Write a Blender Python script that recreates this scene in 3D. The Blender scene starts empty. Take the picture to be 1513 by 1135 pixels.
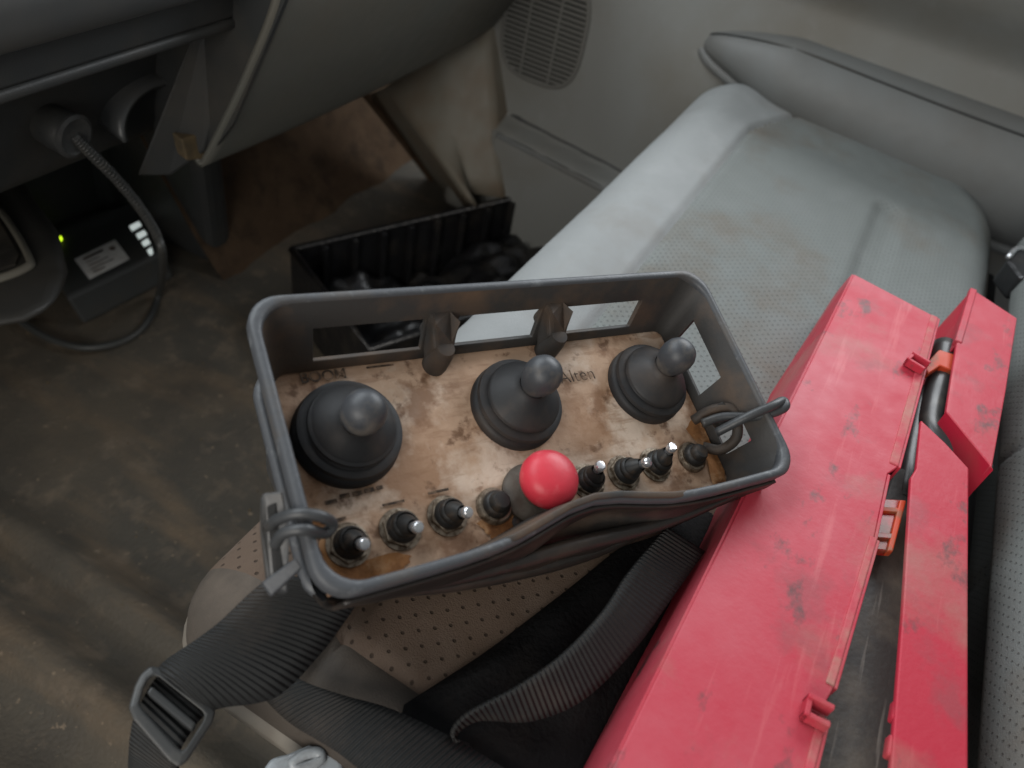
import bpy, bmesh, math, random
from mathutils import Vector, Matrix, noise
random.seed(7)
scene = bpy.context.scene
COL = scene.collection

# ------------------------------------------------------------------ camera
CAMZ = 0.85                                   # cab floor is z = 0, x to the passenger door, y forward
FPX, CX, CY = 1143.0, 756.5, 567.5            # focal length and centre in photo pixels
_X = Vector((1545 - CX, -350 - CY, FPX)).normalized()
_Y = Vector((-3244 - CX, -1450 - CY, FPX)).normalized()
_Y = (_Y - _X * _X.dot(_Y)).normalized()
_Z = _X.cross(_Y)
ROT = Matrix((_X, _Y, _Z))                    # camera axes (right, down, forward) -> cab axes
CAM = Vector((0, 0, CAMZ))
cd = bpy.data.cameras.new('camera'); cam = bpy.data.objects.new('camera', cd); COL.objects.link(cam)
r_, d_, f_ = ROT @ Vector((1, 0, 0)), ROT @ Vector((0, 1, 0)), ROT @ Vector((0, 0, 1))
m3 = Matrix((r_, -d_, -f_)).transposed()
cam.matrix_world = Matrix.Translation(CAM) @ m3.to_4x4()
cd.sensor_width = 36; cd.lens = 36 * FPX / 1513; cd.sensor_fit = 'HORIZONTAL'
cd.clip_start = 0.01; cd.clip_end = 50
cd.dof.use_dof = True; cd.dof.focus_distance = 0.50; cd.dof.aperture_fstop = 6.5
scene.camera = cam

# ------------------------------------------------------------------ light: daylight through the cab windows
world = bpy.data.worlds.new('World'); scene.world = world; world.use_nodes = True
bg = world.node_tree.nodes['Background']
bg.inputs[0].default_value = (0.92, 0.95, 1.0, 1); bg.inputs[1].default_value = 0.30
def area(name, loc, target, sx, sy, power, color):
    l = bpy.data.lights.new(name, 'AREA'); l.shape = 'RECTANGLE'; l.size = sx; l.size_y = sy
    l.energy = power; l.color = color
    o = bpy.data.objects.new(name, l); COL.objects.link(o); o.location = loc
    o.rotation_euler = (Vector(target) - Vector(loc)).to_track_quat('-Z', 'Y').to_euler()
    return o
area('windscreen_light', (0.55, 0.95, 1.55), (0.5, 0.0, 0.4), 1.5, 0.6, 17.0, (0.88, 0.95, 1.0))
area('door_window_light', (1.45, -0.05, 1.20), (0.4, 0.1, 0.35), 0.85, 0.55, 13.0, (0.92, 0.96, 1.0))
area('driver_door_light', (-1.05, 0.15, 1.05), (0.5, 0.45, 0.25), 0.9, 0.9, 15.0, (1.0, 0.95, 0.88))
vs = scene.view_settings
vs.view_transform = 'Standard'; vs.look = 'None'; vs.exposure = 0.0; vs.gamma = 1.0; vs.use_curve_mapping = False

# ------------------------------------------------------------------ pixel -> point on a known plane
def ray(px, py): return ROT @ Vector(((px - CX) / FPX, (py - CY) / FPX, 1.0))
def PZ(px, py, z): r = ray(px, py); return CAM + r * ((z - CAMZ) / r.z)
def PX(px, py, x): r = ray(px, py); return CAM + r * (x / r.x)
def PY(px, py, y): r = ray(px, py); return CAM + r * (y / r.y)
def PD(px, py, d): return CAM + ray(px, py).normalized() * d

# ------------------------------------------------------------------ materials
def mat(name, base, rough=0.55, spec=0.4, dirt=(), bump=None, metallic=0.0, rough_var=0.12, coat=0.0):
    """dirt: list of (colour, scale, low, high, strength, detail)"""
    m = bpy.data.materials.new(name); m.use_nodes = True
    nt = m.node_tree; N = nt.nodes; Lk = nt.links
    b = N['Principled BSDF']
    b.inputs['Roughness'].default_value = rough; b.inputs['Metallic'].default_value = metallic
    b.inputs['Specular IOR Level'].default_value = spec
    b.inputs['Coat Weight'].default_value = coat
    tc = N.new('ShaderNodeTexCoord')
    col = N.new('ShaderNodeRGB'); col.outputs[0].default_value = (*base, 1)
    cur = col.outputs[0]
    for i, (c, sc, lo, hi, st, det) in enumerate(dirt):
        mp = N.new('ShaderNodeMapping'); mp.inputs['Location'].default_value = (i * 3.1, i * 1.7, i * .9)
        if isinstance(sc, tuple): mp.inputs['Scale'].default_value = sc; s = 1.0
        else: s = sc
        Lk.new(tc.outputs['Object'], mp.inputs[0])
        nz = N.new('ShaderNodeTexNoise'); nz.inputs['Scale'].default_value = s
        nz.inputs['Detail'].default_value = det; nz.inputs['Roughness'].default_value = 0.62
        Lk.new(mp.outputs[0], nz.inputs['Vector'])
        mr = N.new('ShaderNodeMapRange'); mr.inputs[1].default_value = lo; mr.inputs[2].default_value = hi
        mr.inputs[4].default_value = st
        Lk.new(nz.outputs[0], mr.inputs[0])
        mx = N.new('ShaderNodeMix'); mx.data_type = 'RGBA'
        Lk.new(mr.outputs[0], mx.inputs[0]); Lk.new(cur, mx.inputs[6]); mx.inputs[7].default_value = (*c, 1)
        cur = mx.outputs[2]
    Lk.new(cur, b.inputs['Base Color'])
    nz = N.new('ShaderNodeTexNoise'); nz.inputs['Scale'].default_value = 60; nz.inputs['Detail'].default_value = 4
    Lk.new(tc.outputs['Object'], nz.inputs['Vector'])
    mr = N.new('ShaderNodeMapRange'); mr.inputs[3].default_value = max(0.03, rough - rough_var); mr.inputs[4].default_value = min(1, rough + rough_var)
    Lk.new(nz.outputs[0], mr.inputs[0]); Lk.new(mr.outputs[0], b.inputs['Roughness'])
    if bump:
        nb = N.new('ShaderNodeTexNoise'); nb.inputs['Scale'].default_value = bump[0]; nb.inputs['Detail'].default_value = 3
        Lk.new(tc.outputs['Object'], nb.inputs['Vector'])
        bp = N.new('ShaderNodeBump'); bp.inputs['Strength'].default_value = bump[1]; bp.inputs['Distance'].default_value = bump[2]
        Lk.new(nb.outputs[0], bp.inputs['Height']); Lk.new(bp.outputs[0], b.inputs['Normal'])
    return m

def perforated(m, pitch, radius, dark=0.35, depth=0.0012):
    """adds rows of small punched dots to a fabric material (object x / y)"""
    nt = m.node_tree; N = nt.nodes; Lk = nt.links; b = N['Principled BSDF']
    tc = N.new('ShaderNodeTexCoord'); sp = N.new('ShaderNodeSeparateXYZ'); Lk.new(tc.outputs['UV'], sp.inputs[0])
    def math_(op, a, c=None):
        n = N.new('ShaderNodeMath'); n.operation = op
        for k, v in enumerate((a, c)):
            if v is None: continue
            if isinstance(v, (int, float)): n.inputs[k].default_value = v
            else: Lk.new(v, n.inputs[k])
        return n.outputs[0]
    k = 2 * math.pi / pitch
    sx = math_('COSINE', math_('MULTIPLY', sp.outputs[0], k)); sy = math_('COSINE', math_('MULTIPLY', sp.outputs[1], k))
    prod = math_('MULTIPLY', sx, sy)
    mr = N.new('ShaderNodeMapRange'); mr.inputs[1].default_value = 1 - radius * 1.3; mr.inputs[2].default_value = 1 - radius * .5
    Lk.new(prod, mr.inputs[0])
    old = b.inputs['Base Color'].links[0].from_socket
    mx = N.new('ShaderNodeMix'); mx.data_type = 'RGBA'; mx.blend_type = 'MULTIPLY'
    mx.inputs[7].default_value = (dark, dark, dark, 1)
    Lk.new(mr.outputs[0], mx.inputs[0]); Lk.new(old, mx.inputs[6]); Lk.new(mx.outputs[2], b.inputs['Base Color'])
    inv = math_('SUBTRACT', 1.0, mr.outputs[0])
    bp = N.new('ShaderNodeBump'); bp.inputs['Strength'].default_value = 0.7; bp.inputs['Distance'].default_value = depth
    Lk.new(inv, bp.inputs['Height'])
    if b.inputs['Normal'].links: Lk.new(b.inputs['Normal'].links[0].from_socket, bp.inputs['Normal'])
    Lk.new(bp.outputs[0], b.inputs['Normal'])
    return m

def ribbed(m, pitch, depth=0.0010, axis=0):
    """woven cross ribs along the length of a webbing (uv in metres)"""
    nt = m.node_tree; N = nt.nodes; Lk = nt.links; b = N['Principled BSDF']
    tc = N.new('ShaderNodeTexCoord'); sp = N.new('ShaderNodeSeparateXYZ'); Lk.new(tc.outputs['UV'], sp.inputs[0])
    a = N.new('ShaderNodeMath'); a.operation = 'MULTIPLY'; a.inputs[1].default_value = 2 * math.pi / pitch
    Lk.new(sp.outputs[axis], a.inputs[0])
    s = N.new('ShaderNodeMath'); s.operation = 'SINE'; Lk.new(a.outputs[0], s.inputs[0])
    bp = N.new('ShaderNodeBump'); bp.inputs['Strength'].default_value = 0.9; bp.inputs['Distance'].default_value = depth
    Lk.new(s.outputs[0], bp.inputs['Height'])
    if b.inputs['Normal'].links: Lk.new(b.inputs['Normal'].links[0].from_socket, bp.inputs['Normal'])
    Lk.new(bp.outputs[0], b.inputs['Normal'])
    return m

DUST = (0.20, 0.155, 0.11)
MT = dict(
    floor=mat('worn_floor_mat', (0.080, 0.073, 0.060), 0.66, 0.3,
              [((0.130, 0.105, 0.076), 3.2, .42, .66, .8, 6), ((0.17, 0.125, 0.082), (12, 3, 6), .50, .66, .7, 6),
               ((0.044, 0.042, 0.038), 5, .48, .66, .55, 6), ((0.19, 0.15, 0.11), 24, .54, .68, .55, 8), ((0.30, 0.23, 0.16), 90, .66, .72, .6, 3)], (220, .45, .003)),
    carpet=mat('brown_carpet', (0.075, 0.048, 0.030), 0.9, 0.1,
               [((0.12, 0.08, 0.05), 9, .4, .7, .8, 5), ((0.035, 0.025, 0.018), 22, .5, .7, .7, 4)], (260, .8, .004)),
    kick=mat('kick_panel_plastic', (0.20, 0.185, 0.15), 0.55, 0.35, [((0.17, 0.115, 0.07), 7, .42, .68, .8, 4)], (500, .15, .0006)),
    dash=mat('dark_dash_plastic', (0.034, 0.036, 0.036), 0.48, 0.42, [((0.07, 0.062, 0.05), 8, .45, .75, .7, 5)], (700, .25, .0006)),
    dash_hi=mat('smooth_dash_plastic', (0.075, 0.078, 0.078), 0.36, 0.5, [((0.11, 0.10, 0.085), 6, .45, .75, .6, 5)], (700, .15, .0004)),
    glove=mat('glove_box_plastic', (0.120, 0.120, 0.105), 0.5, 0.4, [((0.14, 0.122, 0.094), 5, .4, .75, .6, 5)], (800, .25, .0006)),
    ochre=mat('dusty_bracket', (0.16, 0.115, 0.06), 0.7, 0.3, [((.06, .05, .035), 25, .45, .65, .8, 4)], (300, .3, .001)),
    door=mat('grey_door_plastic', (0.225, 0.230, 0.218), 0.52, 0.4, [((0.185, 0.172, 0.145), 4, .42, .7, .8, 5), ((.28, .28, .27), 30, .6, .75, .25, 3)], (900, .3, .0006)),
    door2=mat('grey_armrest_vinyl', (0.150, 0.156, 0.152), 0.5, 0.4, [((0.12, 0.112, 0.10), 5, .42, .7, .7, 5)], (900, .35, .0007)),
    grille=mat('grille_plastic', (0.15, 0.148, 0.135), 0.55, 0.35),
    bolster=mat('seat_smooth_fabric', (0.262, 0.270, 0.266), 0.85, 0.2, [((0.21, 0.195, 0.175), 7, .50, .72, .65, 5), ((.30, .305, .302), 18, .5, .7, .5, 4)], (900, .5, .001)),
    fabric=perforated(mat('seat_perforated_fabric', (0.178, 0.190, 0.181), 0.88, 0.2, [((0.150, 0.118, 0.088), 6, .50, .72, .75, 5), ((.205, .215, .208), 20, .5, .7, .4, 4)], (1000, .5, .001)), 0.0085, 0.26, 0.74),
    fabric_dirty_shaded=perforated(mat('seat_soiled_shaded_fabric', (0.128, 0.091, 0.068), 0.88, 0.2, [((0.12, 0.085, 0.06), 16, .45, .72, .75, 5), ((.16, .12, .093), 40, .5, .66, .6, 4)], (1000, .5, .001)), 0.0135, 0.13, 0.42),  # brown soiling, with the shade on this section darkened into the base colour
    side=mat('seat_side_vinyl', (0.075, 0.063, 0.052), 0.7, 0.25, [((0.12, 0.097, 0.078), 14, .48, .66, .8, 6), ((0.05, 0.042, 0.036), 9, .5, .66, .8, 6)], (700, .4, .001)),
    trim=mat('seat_trim_plastic', (0.22, 0.20, 0.17), 0.55, 0.35, [((0.12, 0.10, 0.08), 12, .45, .7, .7, 4)]),
    seatbase=mat('seat_base_black', (0.014, 0.014, 0.014), 0.7, 0.3),
    box=mat('box_black_plastic', (0.042, 0.044, 0.046), 0.42, 0.45, [((0.085, 0.066, 0.046), 18, .50, .72, .55, 6), ((.10, .105, .11), 60, .60, .74, .45, 5)], (420, .18, .0008)),
    rim=mat('box_rim_plastic', (0.060, 0.064, 0.070), 0.50, 0.45, [((0.10, 0.08, 0.06), 25, .52, .72, .5, 6), ((.17, .18, .185), 90, .60, .72, .6, 6)], (420, .25, .0008)),
    inner=mat('box_inner_dusty', (0.036, 0.034, 0.032), 0.6, 0.35, [((0.135, 0.080, 0.045), 16, .45, .70, .7, 6)], (420, .2, .0008)),
    plate=mat('worn_tan_plate', (0.50, 0.335, 0.225), 0.62, 0.35,
              [((0.30, 0.165, 0.090), 13, .44, .58, .80, 9), ((0.66, 0.53, 0.42), 21, .50, .62, .80, 9),
               ((0.20, 0.095, 0.045), 30, .54, .64, .75, 9), ((0.12, 0.055, 0.025), 70, .57, .66, .8, 7), ((0.26, 0.14, 0.075), (30, 140, 60), .54, .64, .5, 6)], (260, .4, .001)),
    plate_rust=mat('soiled_rust_patch', (0.30, 0.135, 0.05), 0.8, 0.2, [((0.11, 0.045, 0.018), 60, .42, .62, .9, 6), ((.46, .27, .14), 80, .52, .66, .8, 6)], (300, .5, .001)),
    ink=mat('dark_print', (0.055, 0.04, 0.03), 0.7, 0.2, [((0.26, 0.17, 0.11), 160, .45, .62, .85, 4)]),
    rubber=mat('black_rubber', (0.016, 0.016, 0.017), 0.58, 0.42, [((0.070, 0.050, 0.037), 22, .50, .70, .55, 7)], (300, .15, .0006)),
    knob=mat('knob_plastic', (0.040, 0.043, 0.048), 0.48, 0.45, [((0.115, 0.10, 0.085), 60, .48, .66, .75, 7)], (300, .2, .0008)),
    nut=mat('tarnished_nut', (0.27, 0.22, 0.165), 0.45, 0.5, [((0.07, 0.045, 0.025), 220, .42, .6, .9, 4)], metallic=0.6),
    boot=mat('switch_boot_rubber', (0.018, 0.017, 0.016), 0.5, 0.4, [((0.07, 0.045, 0.028), 140, .5, .7, .7, 4)]),
    steel=mat('lever_tip_metal', (0.72, 0.72, 0.74), 0.25, 0.5, metallic=0.85),
    estop=mat('red_button_plastic', (0.56, 0.035, 0.055), 0.42, 0.4, [((0.42, 0.03, 0.045), 40, .45, .7, .7, 5), ((.62, .12, .13), 110, .58, .72, .5, 5)], (300, .2, .0006)),
    collar=mat('grey_collar', (0.10, 0.085, 0.068), 0.6, 0.35, [((0.05, 0.035, 0.025), 80, .45, .65, .8, 4)]),
    skirt=mat('black_leather_cover', (0.020, 0.017, 0.015), 0.42, 0.45, [((0.085, 0.058, 0.042), (14, 40, 40), .48, .70, .6, 6)], (240, .35, .001)),
    web=ribbed(mat('black_webbing', (0.019, 0.020, 0.020), 0.62, 0.35, [((0.060, 0.050, 0.042), 22, .5, .72, .6, 5)], (900, .3, .0006)), 0.0028, 0.0008),
    buckle=mat('slider_plastic', (0.050, 0.051, 0.050), 0.42, 0.45, [((0.10, 0.095, 0.085), 60, .5, .72, .5, 5)]),
    dull_black=mat('dull_black_surface', (0.0075, 0.0075, 0.008), 0.9, 0.15, [((0.02, 0.017, 0.015), 20, .5, .7, .6, 5)], (300, .6, .002)),
    red=mat('red_case_plastic', (0.43, 0.026, 0.048), 0.5, 0.28,
            [((0.46, 0.095, 0.118), 5, .44, .66, .80, 7), ((0.30, 0.155, 0.125), 8, .52, .68, .65, 9), ((0.27, 0.06, 0.07), 18, .56, .68, .6, 8),
             ((0.09, 0.055, 0.055), (22, 34, 30), .595, .68, .78, 5), ((0.66, 0.22, 0.22), (8, 90, 90), .60, .72, .22, 5)], (260, .25, .0008)),
    red_dust=mat('red_case_scuffed_edge', (0.47, 0.075, 0.095), 0.7, 0.3, [((0.36, 0.22, 0.165), 16, .42, .60, .85, 8), ((.46, .045, .07), 30, .5, .62, .9, 7)], (260, .4, .001)),
    red_in=mat('red_case_inside', (0.40, 0.014, 0.035), 0.45, 0.4, [((.30, .05, .05), 20, .5, .7, .5, 4)]),
    refl=mat('orange_reflector', (0.46, 0.045, 0.010), 0.5, 0.35, [((0.22, 0.08, 0.04), 90, .48, .62, .8, 5)], coat=0.0),
    refl_red=mat('red_reflector', (0.30, 0.010, 0.008), 0.35, 0.45, [((0.14, 0.07, 0.04), 60, .48, .62, .8, 5)], coat=0.1),
    tray=mat('dusty_black_panel', (0.040, 0.037, 0.033), 0.55, 0.4,
             [((0.125, 0.105, 0.080), 16, .44, .64, .8, 8), ((0.16, 0.145, 0.125), (10, 200, 40), .62, .70, .7, 4)], (300, .3, .001)),
    tube=mat('tripod_tube_black', (0.040, 0.040, 0.039), 0.4, 0.45, [((0.11, 0.10, 0.085), 40, .5, .7, .6, 5)]),
    crate=mat('glossy_black_plastic', (0.011, 0.011, 0.012), 0.33, 0.5, [((0.045, 0.038, 0.03), 20, .5, .72, .6, 6)], (120, .3, .003)),
    charger=mat('charger_plastic', (0.050, 0.052, 0.050), 0.45, 0.42, [((0.06, 0.055, 0.046), 20, .5, .72, .6, 5)]),
    paper=mat('white_sticker', (0.84, 0.82, 0.78), 0.6, 0.3, [((.5, .46, .4), 40, .5, .7, .5, 4)]),
    grey=mat('light_grey_metal', (0.33, 0.36, 0.38), 0.38, 0.5, [((0.16, 0.16, 0.16), 40, .5, .68, .8, 5)]),
    console=mat('console_grey_plastic', (0.050, 0.048, 0.044), 0.5, 0.4, [((0.07, 0.062, 0.05), 8, .42, .7, .7, 5)], (700, .25, .0006)),
    console_rim=mat('recess_rim', (0.20, 0.185, 0.15), 0.5, 0.4),
    chrome=mat('belt_tongue_metal', (0.75, 0.76, 0.78), 0.25, 0.5, metallic=0.9),
)
def glow(name, c, s):
    m = bpy.data.materials.new(name); m.use_nodes = True; b = m.node_tree.nodes['Principled BSDF']
    b.inputs['Base Color'].default_value = (*c, 1); b.inputs['Emission Color'].default_value = (*c, 1); b.inputs['Emission Strength'].default_value = s
    return m
MT['led'] = glow('lit_indicator', (0.62, 0.95, 0.02), 2.2)
MT['led_white'] = glow('lit_level_lights', (0.85, 0.95, 0.92), 0.5)

# ------------------------------------------------------------------ mesh helpers
def link(o, parent=None):
    COL.objects.link(o)
    if parent is not None: o.parent = parent
    return o
def mesh_obj(name, verts, faces, m, parent=None, smooth=False, uv=None):
    me = bpy.data.meshes.new(name); me.from_pydata([tuple(v) for v in verts], [], faces)
    if smooth: me.polygons.foreach_set('use_smooth', [True] * len(me.polygons))
    if uv is not None:
        lay = me.uv_layers.new(name='UVMap')
        for l in me.loops: lay.data[l.index].uv = uv[l.vertex_index]
    me.materials.append(m); me.validate(); me.update()
    return link(bpy.data.objects.new(name, me), parent)
def bm_obj(name, bm, m, parent=None, smooth=False):
    bmesh.ops.recalc_face_normals(bm, faces=bm.faces[:])
    me = bpy.data.meshes.new(name); bm.to_mesh(me); bm.free()
    if smooth: me.polygons.foreach_set('use_smooth', [True] * len(me.polygons))
    me.materials.append(m)
    return link(bpy.data.objects.new(name, me), parent)
def thing(name, label, cat, loc=(0, 0, 0), group=None):
    o = bpy.data.objects.new(name, None); COL.objects.link(o); o.location = loc
    o.empty_display_size = 0.02; o['label'] = label; o['category'] = cat
    if group: o['group'] = group
    return o
def tag(o, label, cat, group=None):
    o['label'] = label; o['category'] = cat
    if group: o['group'] = group
    return o
def struct(o): o['kind'] = 'structure'; return o
def bevel(o, w, seg=2, angle=35):
    b = o.modifiers.new('bevel', 'BEVEL'); b.width = w; b.segments = seg; b.limit_method = 'ANGLE'; b.angle_limit = math.radians(angle)
    return o
def solidify(o, t, off=-1):
    s = o.modifiers.new('thickness', 'SOLIDIFY'); s.thickness = t; s.offset = off; return o
def auto(o, ang=40):
    for p in o.data.polygons: p.use_smooth = True
    bm = bmesh.new(); bm.from_mesh(o.data)
    for e in bm.edges:
        if len(e.link_faces) == 2 and e.calc_face_angle(0) > math.radians(ang): e.smooth = False
    bm.to_mesh(o.data); bm.free(); return o
def prism(name, top, down, m, parent=None, bev=0.002, seg=2):
    """closed solid: polygon `top` (3-D points) swept by vector or list of vectors `down`"""
    n = len(top); top = [Vector(p) for p in top]
    dn = [Vector(down)] * n if not isinstance(down[0], (tuple, list, Vector)) else [Vector(d) for d in down]
    vs_ = top + [p + d for p, d in zip(top, dn)]
    fs = [tuple(range(n)), tuple(range(2 * n - 1, n - 1, -1))] + [(i, i + n, (i + 1) % n + n, (i + 1) % n) for i in range(n)]
    bm = bmesh.new(); bv = [bm.verts.new(v) for v in vs_]
    for f in fs: bm.faces.new([bv[i] for i in f])
    o = bm_obj(name, bm, m, parent)
    if bev: bevel(o, bev, seg)
    return o
def catmull(pts, n):
    pts = [Vector(p) for p in pts]; P = [pts[0] * 2 - pts[1]] + pts + [pts[-1] * 2 - pts[-2]]; out = []
    for i in range(1, len(P) - 2):
        for k in range(n):
            t = k / n; a, b, c, d = P[i - 1], P[i], P[i + 1], P[i + 2]
            out.append(0.5 * ((2 * b) + (c - a) * t + (2 * a - 5 * b + 4 * c - d) * t * t + (3 * b - a - 3 * c + d) * t ** 3))
    out.append(P[-2]); return out
def tube(name, pts, r, m, parent=None, seg=10, n=8, closed=False, smooth_path=True, flat=1.0):
    path = catmull(pts, n) if smooth_path else [Vector(p) for p in pts]
    if closed: path = catmull(list(pts) + [pts[0]], n)[:-1]
    bm = bmesh.new(); rings = []; up = None; N_ = len(path)
    for i, p in enumerate(path):
        if closed: t = (path[(i + 1) % N_] - path[i - 1]).normalized()
        else: t = (path[min(i + 1, N_ - 1)] - path[max(i - 1, 0)]).normalized()
        if up is None: up = t.orthogonal().normalized()
        up = (up - t * up.dot(t)).normalized(); sd = t.cross(up)
        rr = r(i / (N_ - 1)) if callable(r) else r
        rings.append([bm.verts.new(p + (up * math.cos(a) * flat + sd * math.sin(a)) * rr) for a in [2 * math.pi * k / seg for k in range(seg)]])
    for i in range(N_ if closed else N_ - 1):
        A, B = rings[i], rings[(i + 1) % N_]
        off = 0
        if closed and i == N_ - 1:
            off = min(range(seg), key=lambda o_: (A[0].co - B[o_].co).length)
        for k in range(seg): bm.faces.new((A[k], A[(k + 1) % seg], B[(k + 1 + off) % seg], B[(k + off) % seg]))
    if not closed: bm.faces.new(rings[0][::-1]); bm.faces.new(rings[-1])
    return bm_obj(name, bm, m, parent, True)
def lathe(name, prof, m, parent=None, seg=40, frame=None, lump=0.0):
    """prof: [(r, z)] from the bottom up, closed at an r=0 end; frame: 4x4 placing z axis"""
    fr = frame or Matrix(); bm = bmesh.new(); rings = []
    for r, z in prof:
        if r < 1e-6: rings.append([bm.verts.new(fr @ Vector((0, 0, z)))])
        else:
            rings.append([bm.verts.new(fr @ Vector((r * math.cos(a) * (1 + lump * math.sin(3 * a + z * 90)), r * math.sin(a), z))) for a in [2 * math.pi * k / seg for k in range(seg)]])
    for A, B in zip(rings, rings[1:]):
        for k in range(seg):
            a0, a1 = A[k % len(A)], A[(k + 1) % len(A)]; b0, b1 = B[k % len(B)], B[(k + 1) % len(B)]
            f = []
            for v in (a0, a1, b1, b0):
                if v not in f: f.append(v)
            if len(f) >= 3: bm.faces.new(f)
    o = bm_obj(name, bm, m, parent, True); return auto(o, 42)
def ribbon(name, pairs, m, parent=None, thick=0.0022, n=8, cross=6, sag=0.0):
    L = catmull([p[0] for p in pairs], n); Rr = catmull([p[1] for p in pairs], n)
    vs_, uv, fs = [], [], []; s = 0
    for i, (a, b) in enumerate(zip(L, Rr)):
        if i: s += (((a + b) - (L[i - 1] + Rr[i - 1])) / 2).length
        for k in range(cross + 1):
            t = k / cross; vs_.append(a.lerp(b, t) + Vector((0, 0, -sag * 4 * t * (1 - t)))); uv.append((s, t * 0.045))
    for i in range(len(L) - 1):
        for k in range(cross):
            q = i * (cross + 1) + k; fs.append((q, q + 1, q + cross + 2, q + cross + 1))
    o = mesh_obj(name, vs_, fs, m, parent, True, uv); solidify(o, thick, 0); return o
def grid(name, nu, nv, fn, m, parent=None, uvfn=None, keep=None):
    vs_ = [fn(i / nu, j / nv) for i in range(nu + 1) for j in range(nv + 1)]
    uv = [uvfn(i / nu, j / nv) for i in range(nu + 1) for j in range(nv + 1)] if uvfn else None
    fs = [(i * (nv + 1) + j, (i + 1) * (nv + 1) + j, (i + 1) * (nv + 1) + j + 1, i * (nv + 1) + j + 1) for i in range(nu) for j in range(nv) if keep is None or keep(i, j)]
    return mesh_obj(name, vs_, fs, m, parent, True, uv)
def sstep(a, b, x):
    t = max(0.0, min(1.0, (x - a) / (b - a))); return t * t * (3 - 2 * t)
def rot_box(name, c, ex, ey, ez, m, parent=None, bev=0.002):
    c, ex, ey, ez = map(Vector, (c, ex, ey, ez))
    return prism(name, [c - ex - ey + ez, c + ex - ey + ez, c + ex + ey + ez, c - ex + ey + ez], -2 * ez, m, parent, bev)

# ================================================================== THE SETTING
def floor_z(x, y):
    # pressed ridges in the floor mat that run forward beside the tunnel
    d1 = x - 0.255; d2 = x - 0.165
    z = 0.030 * math.exp(-(d1 / 0.020) ** 2) + 0.042 * math.exp(-(d2 / 0.030) ** 2)
    z *= sstep(0.80, 0.62, y)
    z += 0.03 * sstep(0.12, 0.02, x)
    z += 0.004 * noise.noise(Vector((x * 9, y * 9, 3))) + 0.0016 * noise.noise(Vector((x * 34, y * 34, 1)))
    return z
def toe_y(t): return 0.80 + 0.24 * t
def floor_pt(u, v):
    x = -0.55 + 2.30 * u; y = -0.45 + 1.62 * v
    return (x, y, floor_z(x, y) + 0.50 * (max(0, y - 1.09) / .06) ** 1.25)
struct(grid('cab_floor', 150, 110, floor_pt, MT['floor']))
# toe board: carpet rising under the dashboard
def toe_pt(u, v):
    x = 0.765 + 0.84 * u; y = 0.815 + 0.30 * v; z = -0.006 + 0.50 * v ** 1.25
    return (x, y, z + 0.006 * noise.noise(Vector((x * 12, z * 12, 8))))
struct(grid('toe_board', 70, 30, toe_pt, MT['carpet']))
# kick panel: folded plastic sheet between toe board and door opening
kp = [[PY(548, 138, 0.82), PY(690, 330, 0.70)], [PX(572, 128, 1.135), PX(705, 305, 1.06)], [PX(650, 70, 1.15), PX(690, 285, 1.10)], [PX(720, 40, 1.185), PX(742, 292, 1.13)], [PX(740, 20, 1.22), PX(765, 292, 1.2)]]
def kick_pt(u, v):
    a = [k[0].lerp(k[1], v) for k in kp]; f = u * (len(a) - 1); i = min(int(f), len(a) - 2)
    return a[i].lerp(a[i + 1], f - i)

gv, gf = [], []
for k in range(260):
    x, y = random.uniform(.05, .75), random.uniform(.30, .98); r = random.choice((.0008, .001, .0012, .0016, .0026 if random.random() < .2 else .001))
    z = floor_z(x, y); b0 = len(gv)
    for a_ in range(3): an = a_ * 2.1 + random.random(); gv.append((x + r * math.cos(an), y + r * math.sin(an), z))
    gv.append((x + random.uniform(-.3, .3) * r, y, z + r * random.uniform(.6, 1.3))); gf += [(b0, b0 + 1, b0 + 3), (b0 + 1, b0 + 2, b0 + 3), (b0 + 2, b0, b0 + 3)]
o = mesh_obj('floor_grit', gv, gf, MT['ochre']); o['kind'] = 'stuff'; o['label'] = 'scattered dry grit and crumbs on the dirty floor mat'; o['category'] = 'grit'

# ================================================================== DASHBOARD
dash = thing('dashboard', 'dark grey dashboard with under-shelf above the footwell', 'dashboard', (0.5, 0.75, 0.4))
def dchild(o):
    o.matrix_parent_inverse = Matrix.Translation(-dash.location); return o
DP = {}
def dprof(name, prof, x0, x1, m, nx=24, bulge=0.0):
    pts = catmull([(0, p[0], p[1]) for p in prof], 6)
    def fn(u, v):
        k = min(int(round(v * (len(pts) - 1))), len(pts) - 1); x = x0 + (x1 - x0) * u
        return (x, pts[k].y + bulge * (2 * u - 1) ** 2, pts[k].z)
    return dchild(grid(name, nx, len(pts) - 1, fn, m, dash))
# fascia above the lip, lip, recessed shelf wall below
o = dprof('upper_fascia', [(0.540, 0.598), (0.530, 0.594), (0.515, 0.600), (0.503, 0.62), (0.500, 0.65), (0.52, 0.70), (0.60, 0.76), (0.80, 0.80), (1.10, 0.82)], -0.6, 1.215, MT['dash_hi'], 30); solidify(o, .004)
o = dprof('fascia_band', [(0.548, 0.560), (0.546, 0.575), (0.545, 0.600), (.56, .61)], -0.6, 1.215, MT['dash'], 30); solidify(o, .003)
o = dprof('lip', [(0.562, 0.549), (0.550, 0.549), (0.546, 0.553), (0.548, 0.559), (0.560, 0.562)], -0.6, 0.592, MT['dash']); solidify(o, .002)
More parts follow.
